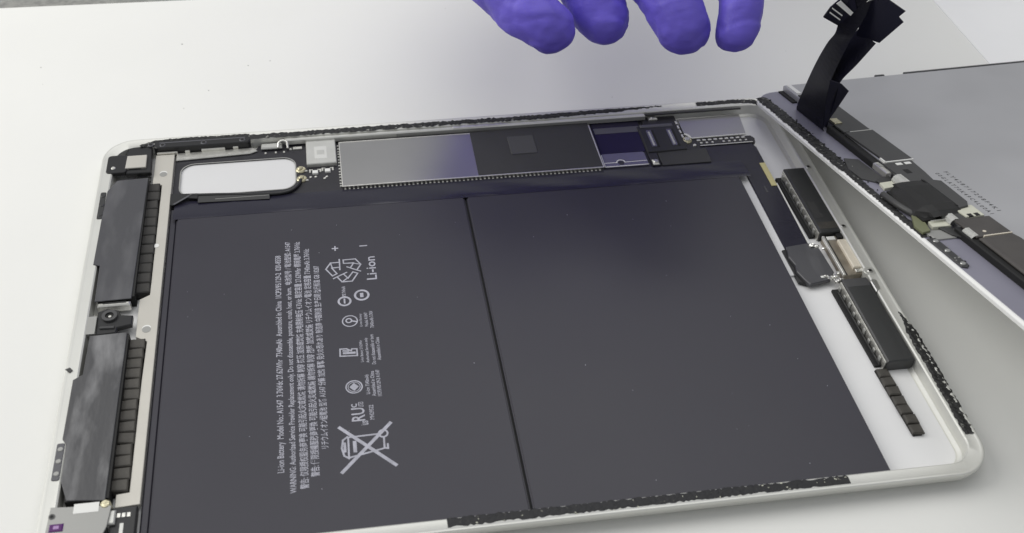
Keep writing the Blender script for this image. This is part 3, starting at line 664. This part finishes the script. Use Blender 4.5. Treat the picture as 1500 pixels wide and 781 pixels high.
PU('bezel_flex', 'graphite', DP, [(74, 9.2), (74.6, 11.6), (77.4, 11.6), (78.0, 6.6), (76, 6.0)], 0.5, 0.9, bev=0.1)
PU('cream_connector', 'cream', DP, [(78.0, 6.2), (77.6, 11.6), (81.2, 11.0), (81.8, 5.6)], 0.1, 1.0, bev=0.1)
# home button bracket: a low black dome with a side flap
bm = bmesh.new()
sec = [(3.6, 0.9), (4.6, 2.6), (6.4, 3.9), (9, 4.4), (13, 4.4), (16.0, 4.1)]
us = [82.5, 84.2, 88.0, 94, 99.5, 102.5, 104.2]
grid = []
for u in us:
    f = math.sin(math.pi * (u - 82.5) / 21.7) if 82.5 < u < 104.2 else 0
    e = 0.62 + 0.38 * min(1, 2.2 * f)
    grid.append([bm.verts.new((v0 + 4.2 * (1 - min(1, f * 1.6 + .15)) * (1 if v0 < 6 else .25), -u, 0.9 + (h - 0.9) * e + (0 if f else -.2))) for v0, h in sec])
for a, b in zip(grid, grid[1:]):
    for i in range(len(sec) - 1): bm.faces.new((a[i], a[i + 1], b[i + 1], b[i]))
bmesh.ops.solidify(bm, geom=bm.faces[:], thickness=0.35)
HBK = part('button_bracket', bm, 'board_grey', DP, smooth=False)
PU('bracket_flap', 'board_grey', HBK, [(83.2, 16.4), (86.0, 21.4), (99.6, 20.8), (102.0, 19.4), (102.6, 16.4)], 2.6, 3.9, bev=0.2)
BU('bracket_groove', 'deep', HBK, 84.5, 101.5, 15.9, 16.5, 3.0, 3.95)
BU('button_base', 'deep', HBK, 84.6, 103.6, 4.4, 15.5, 0.05, 1.6)
for a, h in ((0.0, 1.2), (0.5, 2.0)): BU('bracket_line', 'can', HBK, 104.1 + a, 104.35 + a, 6.0, 10.8, h - .2, h)
bm = bmesh.new(); tube(bm, smooth_path([(3.4, -84.6, .6), (2.9, -88, 1.2), (3.0, -93, 1.4), (4.0, -97, 1.2), (5.6, -100, .6)]), 1.0, 8); part('button_gasket', bm, 'board_grey', DP, smooth=True)
for uu, vv in ((88.0, 5.2), (91.5, 5.0), (95, 5.6), (98.2, 6.6)): D('gasket_stud', 'tin', DP, vv, -uu, 0.35, 1.2, 2.6)
PU('green_flex', 'olive', DP, [(97.6, 4.4), (98.4, 7.2), (103.2, 5.2), (108.4, 3.8), (109.0, 1.0), (104.9, 0.9)], 0.45, 1.2, bev=0.1)
PU('cream_connector', 'cream', DP, [(103.8, 6.0), (104.2, 12.0), (107.4, 11.0), (107.0, 5.4)], 0.1, 1.3, bev=0.1)
PU('bezel_tape', 'plate_grey', DP, [(107.2, 2.0), (108.0, 11.0), (112.6, 9.4), (112.4, 3.2)], 0.03, 0.5, bev=0.1)
PU('bezel_flex', 'graphite', DP, [(106.6, 7.0), (108.6, 12.0), (114.6, 11.6), (111.8, 8.6)], 0.5, 1.0, bev=0.1)
PU('cream_connector', 'cream', DP, [(99.6, 16.6), (101.0, 21.4), (107.2, 21.2), (107.0, 15.6), (103, 15.2)], 2.6, 3.3, bev=0.1)
for a in (16.4, 18.6): BU('pad_slot', 'deep', DP, 105.6, 107.1, a, a + 1.4, 3.0, 3.36)
PU('clip_base', 'board_grey', DP, [(99.0, 12.6), (101, 15.8), (108, 15.8), (108, 12.2)], 2.5, 2.9, bev=0.1)
G4 = PU('ribbon_board', 'board_brown', DP, [(107.4, 11.4), (107.4, 22.6), (117.6, 22.8), (117.6, 11.6)], 2.5, 3.0, bev=0.12)
G5 = PU('ribbon_board', 'board_brown', DP, [(118.2, 11.8), (117.9, 22.4), (121, 23.2), (165, 23.2), (165, 11.8)], 2.5, 3.3, bev=0.5)
BU('board_seam', 'beige', G5, 117.6, 118.0, 13.6, 22.4, 2.6, 3.35); D('board_dot', 'beige', G4, 15.6, -115.2, 0.5, 3.0, 3.1)
ss = PU('screw_strip', 'dark_steel', DP, [(111.2, 1.0), (111.4, 3.6), (126.6, 3.7), (127.6, 2.6), (126.8, 1.2)], 0.03, 0.5, bev=0.15)
for uu in (113.2, 118.6, 125.6): D('strip_screw', 'steel', ss, 2.4, -uu, 0.8, 0.5, 0.75, 0.15)
BU('gold_contact', 'solder', DP, 34.8, 38.8, 12.6, 15.4, 3.0, 3.4, 0.1)
bm = bmesh.new()
for q in range(70):
    u = random.uniform(8, 128); r = random.uniform(.15, .5); lump(bm, random.uniform(1.2, 5.4 if u < 75 else 4.0), -u, 0.3, r, r * random.uniform(.6, 1.6), .25, 0.35, 1)
part('adhesive_crumb', bm, 'adhesive_smooth', DP, stuff=True)
bm = bmesh.new()
for q in range(26):
    u = random.uniform(12, 126); r = random.uniform(.10, .28); lump(bm, random.uniform(1.2, 5.0), -u, 0.55, r, r * 1.3, .15, 0.3, 1)
part('pale_crumb', bm, 'plate_grey', DP, stuff=True)
# two printed serial lines on the metal back (reading towards the viewer)
def text_down(name, body, parent, u0, u1, v0, v1, z):
    me = text_mesh(body)
    xs = [q.co.x for q in me.vertices]; ys = [q.co.y for q in me.vertices]; ax, bx, ay, by = min(xs), max(xs), min(ys), max(ys)
    for q in me.vertices:
        a = (q.co.x - ax) / (bx - ax); w = (q.co.y - ay) / (by - ay)
        q.co = Vector((v0 + (v1 - v0) * w, -(u0 + (u1 - u0) * a), z)) * MM
    return finish(name, me, 'print_dark', parent)
text_down('serial_print', 'F L Y 4 2 8 7 1 7 2 0 8 F 4 K 1', LCD, 78.6, 104.8, 27.2, 28.6, 2.515)
text_down('serial_print', '0 0 G L A T 7 0 K 4 9 C 4 L 0 0 A 1', LCD, 78.8, 106.0, 24.1, 25.5, 2.515)

# ribbon cables rising from the panel (points below are in millimetres in the room)
inv = mw.inverted()
def ribbon(name, left, right, th=0.35, n=5, material='flex'):
    L = smooth_path(left, n); R_ = smooth_path(right, n)
    m = min(len(L), len(R_)); bm = bmesh.new(); rows = []
    for i in range(m):
        a = L[round(i * (len(L) - 1) / (m - 1))]; b = R_[round(i * (len(R_) - 1) / (m - 1))]
        rows.append([bm.verts.new((inv @ (a.lerp(b, t) * MM)) / MM + Vector((0, 0, 0))) for t in (0, .33, .67, 1)])
    for p, q in zip(rows, rows[1:]):
        for k in range(3): bm.faces.new((p[k], p[k + 1], q[k + 1], q[k]))
    bmesh.ops.solidify(bm, geom=bm.faces[:], thickness=th)
    return part(name, bm, material, DP, smooth=False)
def leaf(name, pts, th=0.3, material='flex', parent=None):
    bm = bmesh.new(); vs = [bm.verts.new((inv @ (Vector(p) * MM)) / MM) for p in pts]
    f = bm.faces.new(vs); bmesh.ops.triangulate(bm, faces=[f]); bmesh.ops.solidify(bm, geom=bm.faces[:], thickness=th)
    return part(name, bm, material, parent or DP)
RC = ribbon('ribbon_cable', [(243, 152.5, 9.0), (240.8, 152.0, 12.7), (240.9, 150.0, 24.0), (240.8, 147.0, 34.7), (241.1, 144.0, 43.6), (241.7, 142.0, 48.3), (240.9, 140.2, 53), (241.2, 139, 60), (242.4, 138, 68)],
            [(244.5, 133, 14.0), (242.1, 133.0, 17.1), (240.3, 133.0, 27.2), (239.8, 133.0, 35.3), (241.5, 134.0, 42.8), (243.6, 135.0, 49.4), (244.5, 135.0, 52.4), (246.3, 135.0, 58.5), (247.6, 136.0, 68)])
leaf('cable_plug', [(240.9, 140.2, 52.6), (235.5, 141.0, 55.5), (236.4, 140.0, 59.4), (238.9, 139.0, 63.4), (241.5, 138.6, 66.0), (244.0, 137, 60)], 0.5, parent=RC)
leaf('plug_slot', [(237.2, 138.2, 61.5), (238.3, 138.0, 62.6), (243.0, 137.0, 58.7), (242.4, 137.0, 57.6)], 0.2, 'ceramic', RC)
for dz in (0.0, 1.5): leaf('plug_line', [(236.7 - dz * .25, 139.2, 59.2 - dz), (236.8 - dz * .25, 139.2, 59.6 - dz), (240.6 - dz * .2, 138.6, 57.0 - dz), (240.5 - dz * .2, 138.6, 56.6 - dz)], 0.1, 'ceramic', RC)
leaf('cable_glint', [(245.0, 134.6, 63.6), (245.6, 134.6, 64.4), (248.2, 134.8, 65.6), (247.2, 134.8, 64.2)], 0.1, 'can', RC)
RC2 = ribbon('ribbon_cable', [(241.4, 138.0, 16.3), (240.8, 139.0, 28.8), (242.7, 140.0, 38.2), (246.2, 140.5, 45.2), (248.6, 141.0, 50.0)],
       [(242.5, 131.5, 18.3), (241.2, 130.0, 30.2), (241.6, 130.0, 37.6), (246.0, 131.0, 43.1), (250.9, 132.0, 50.0)])
leaf('cable_end', [(247.7, 139.3, 48.8), (252.0, 132.0, 50.1), (254.1, 126.2, 60.7), (253.0, 127.8, 61.7), (253.6, 126.2, 64.5), (249.8, 132.0, 65.9), (247.9, 134.4, 68.9), (245.8, 138.3, 66.9), (247.1, 137.8, 60.0)], 0.3, parent=RC2)
leaf('cable_flap', [(241.5, 132.1, 17.8), (242.3, 129.6, 25.9), (243.2, 126.5, 36.2), (241.4, 129.2, 37.4), (239.4, 132.7, 36.6), (240.1, 132.9, 27.9)], 0.3, parent=RC2)

# ------------------------------------------------------------------ gloved hand reaching in from the far side
H = thing('gloved_hand', 'hand in a violet nitrile glove hovering behind the tablet, fingertips pointing down', 'hand', (180, 260, 80))
F = {
 'index': [((146.4, 140.9, 57.6), 8.6), ((138.6, 150.6, 61.4), 9.8), ((126.4, 174.6, 67.5), 11.4), ((124, 205, 74.0), 12.0), ((140, 240, 83), 13.5)],
 'middle': [((165.9, 146.4, 54.8), 8.1), ((162.4, 154.8, 60.4), 9.6), ((159.0, 175.9, 67.4), 12.0), ((157, 212, 78.0), 12.6), ((162, 246, 88), 13.5)],
 'ring': [((187.0, 135.3, 58.2), 8.7), ((184.6, 145.4, 64.6), 10.4), ((182.8, 167.1, 70.9), 12.4), ((185, 208, 79.5), 11.8), ((186, 246, 88), 13.5)],
 'little': [((203.1, 130.2, 57.9), 6.8), ((205.4, 138.5, 64.7), 7.5), ((207.4, 157.7, 69.4), 9.0), ((211, 195, 75.0), 10.0), ((211, 242, 84), 12.5)],
 'thumb': [((141, 196, 46), 7.6), ((138, 212, 52), 8.8), ((138, 238, 62), 10.2), ((150, 266, 76), 13.0)]}
palm = [((150, 258, 86), 15), ((170, 262, 92), 16), ((190, 262, 92), 16), ((206, 257, 88), 14.5), ((200, 290, 95), 19), ((222, 281, 93), 18),
        ((238, 300, 97), 20), ((256, 312, 101), 22), ((280, 327, 108), 25), ((294, 336, 113), 27)]
bm = bmesh.new()
def chain(pts):
    for (p, r), (q, s) in zip(pts, pts[1:]):
        p = Vector(p); q = Vector(q); n = max(2, int((q - p).length / 1.8))
        for i in range(n + 1):
            t = i / n; bmesh.ops.create_icosphere(bm, subdivisions=2, radius=r + (s - r) * t, matrix=Matrix.Translation(p.lerp(q, t)))
def sm(pts):
    c = smooth_path([p for p, r in pts], 3); rad = [r for p, r in pts]; out = []
    for i, p in enumerate(c):
        t = i / (len(c) - 1) * (len(rad) - 1); k = min(int(t), len(rad) - 2); out.append((tuple(p), rad[k] + (rad[k + 1] - rad[k]) * (t - k)))
    return out
for k, pts in F.items(): chain(sm(pts))
for a, b in ((0, 1), (1, 2), (2, 3), (0, 4), (1, 4), (2, 5), (3, 5), (4, 5), (4, 6), (5, 6), (6, 7), (7, 8), (8, 9)): chain([palm[a], palm[b]])
for k in ('index', 'middle', 'ring', 'little'):
    chain([F[k][-1], palm[{'index': 0, 'middle': 1, 'ring': 2, 'little': 3}[k]]])
chain([F['thumb'][-1], palm[4]])
for v in bm.verts: v.co *= MM
me = bpy.data.meshes.new('raw'); bm.to_mesh(me); bm.free()
tmp = bpy.data.objects.new('raw', me); C.objects.link(tmp)
rm = tmp.modifiers.new('r', 'REMESH'); rm.mode = 'VOXEL'; rm.voxel_size = 0.0010
smd = tmp.modifiers.new('s', 'SMOOTH'); smd.iterations = 6; smd.factor = 0.5
tex = bpy.data.textures.new('folds', 'CLOUDS'); tex.noise_scale = 0.016; tex.noise_depth = 2
dm = tmp.modifiers.new('d', 'DISPLACE'); dm.texture = tex; dm.texture_coords = 'GLOBAL'; dm.strength = 0.0030; dm.mid_level = 0.5
dg = bpy.context.evaluated_depsgraph_get(); g = bpy.data.meshes.new_from_object(tmp.evaluated_get(dg))
bpy.data.objects.remove(tmp); g.materials.clear()
from mathutils import noise
for v, nrm in zip(g.vertices, [n.vector.copy() for n in g.vertex_normals]):
    p = v.co * 1000
    a = noise.noise(Vector((p.x * .035, p.y * .11, p.z * .11))); b = noise.noise(Vector((p.x * .07 + 9, p.y * .22, p.z * .19 + 4)))
    crease = (1 - min(1, abs(a) * 5)) ** 2 * 0.75 + (1 - min(1, abs(b) * 5)) ** 2 * 0.35
    v.co -= nrm * crease * 0.00045
GL = finish('glove', g, 'glove', H, smooth=True)
GL.name = 'glove'
bm = bmesh.new(); tube(bm, smooth_path([(291, 333, 112), (320, 352, 122), (370, 392, 142), (450, 460, 172)], 5), [26.5 + 0.6 * i for i in range(16)], 20); part('sleeve', bm, 'sleeve', H, smooth=True)
bm = bmesh.new()
c0 = Vector((292.5, 334.5, 112.6)); d0 = Vector((0.80, 0.52, 0.28)).normalized(); a0 = d0.cross(Vector((0, 0, 1))).normalized(); b0 = d0.cross(a0)
tube(bm, [c0 + 28.6 * (a0 * math.cos(t) + b0 * math.sin(t)) for t in [2 * math.pi * i / 30 for i in range(31)]], 1.1, 8); part('cuff_bead', bm, 'glove', H, smooth=True)
# dust and crumbs on the mat
bm = bmesh.new()
for q in range(60):
    x = random.uniform(-120, 420); y = random.uniform(-60, 270)
    if -4 < x < 262 and -4 < y < 174: continue
    r = random.uniform(.10, .32); lump(bm, x, y, 0.05, r, r * random.uniform(.6, 1.4), .12, 0.3, 1)
part('mat_crumb', bm, 'plate_grey', wm, stuff=True)
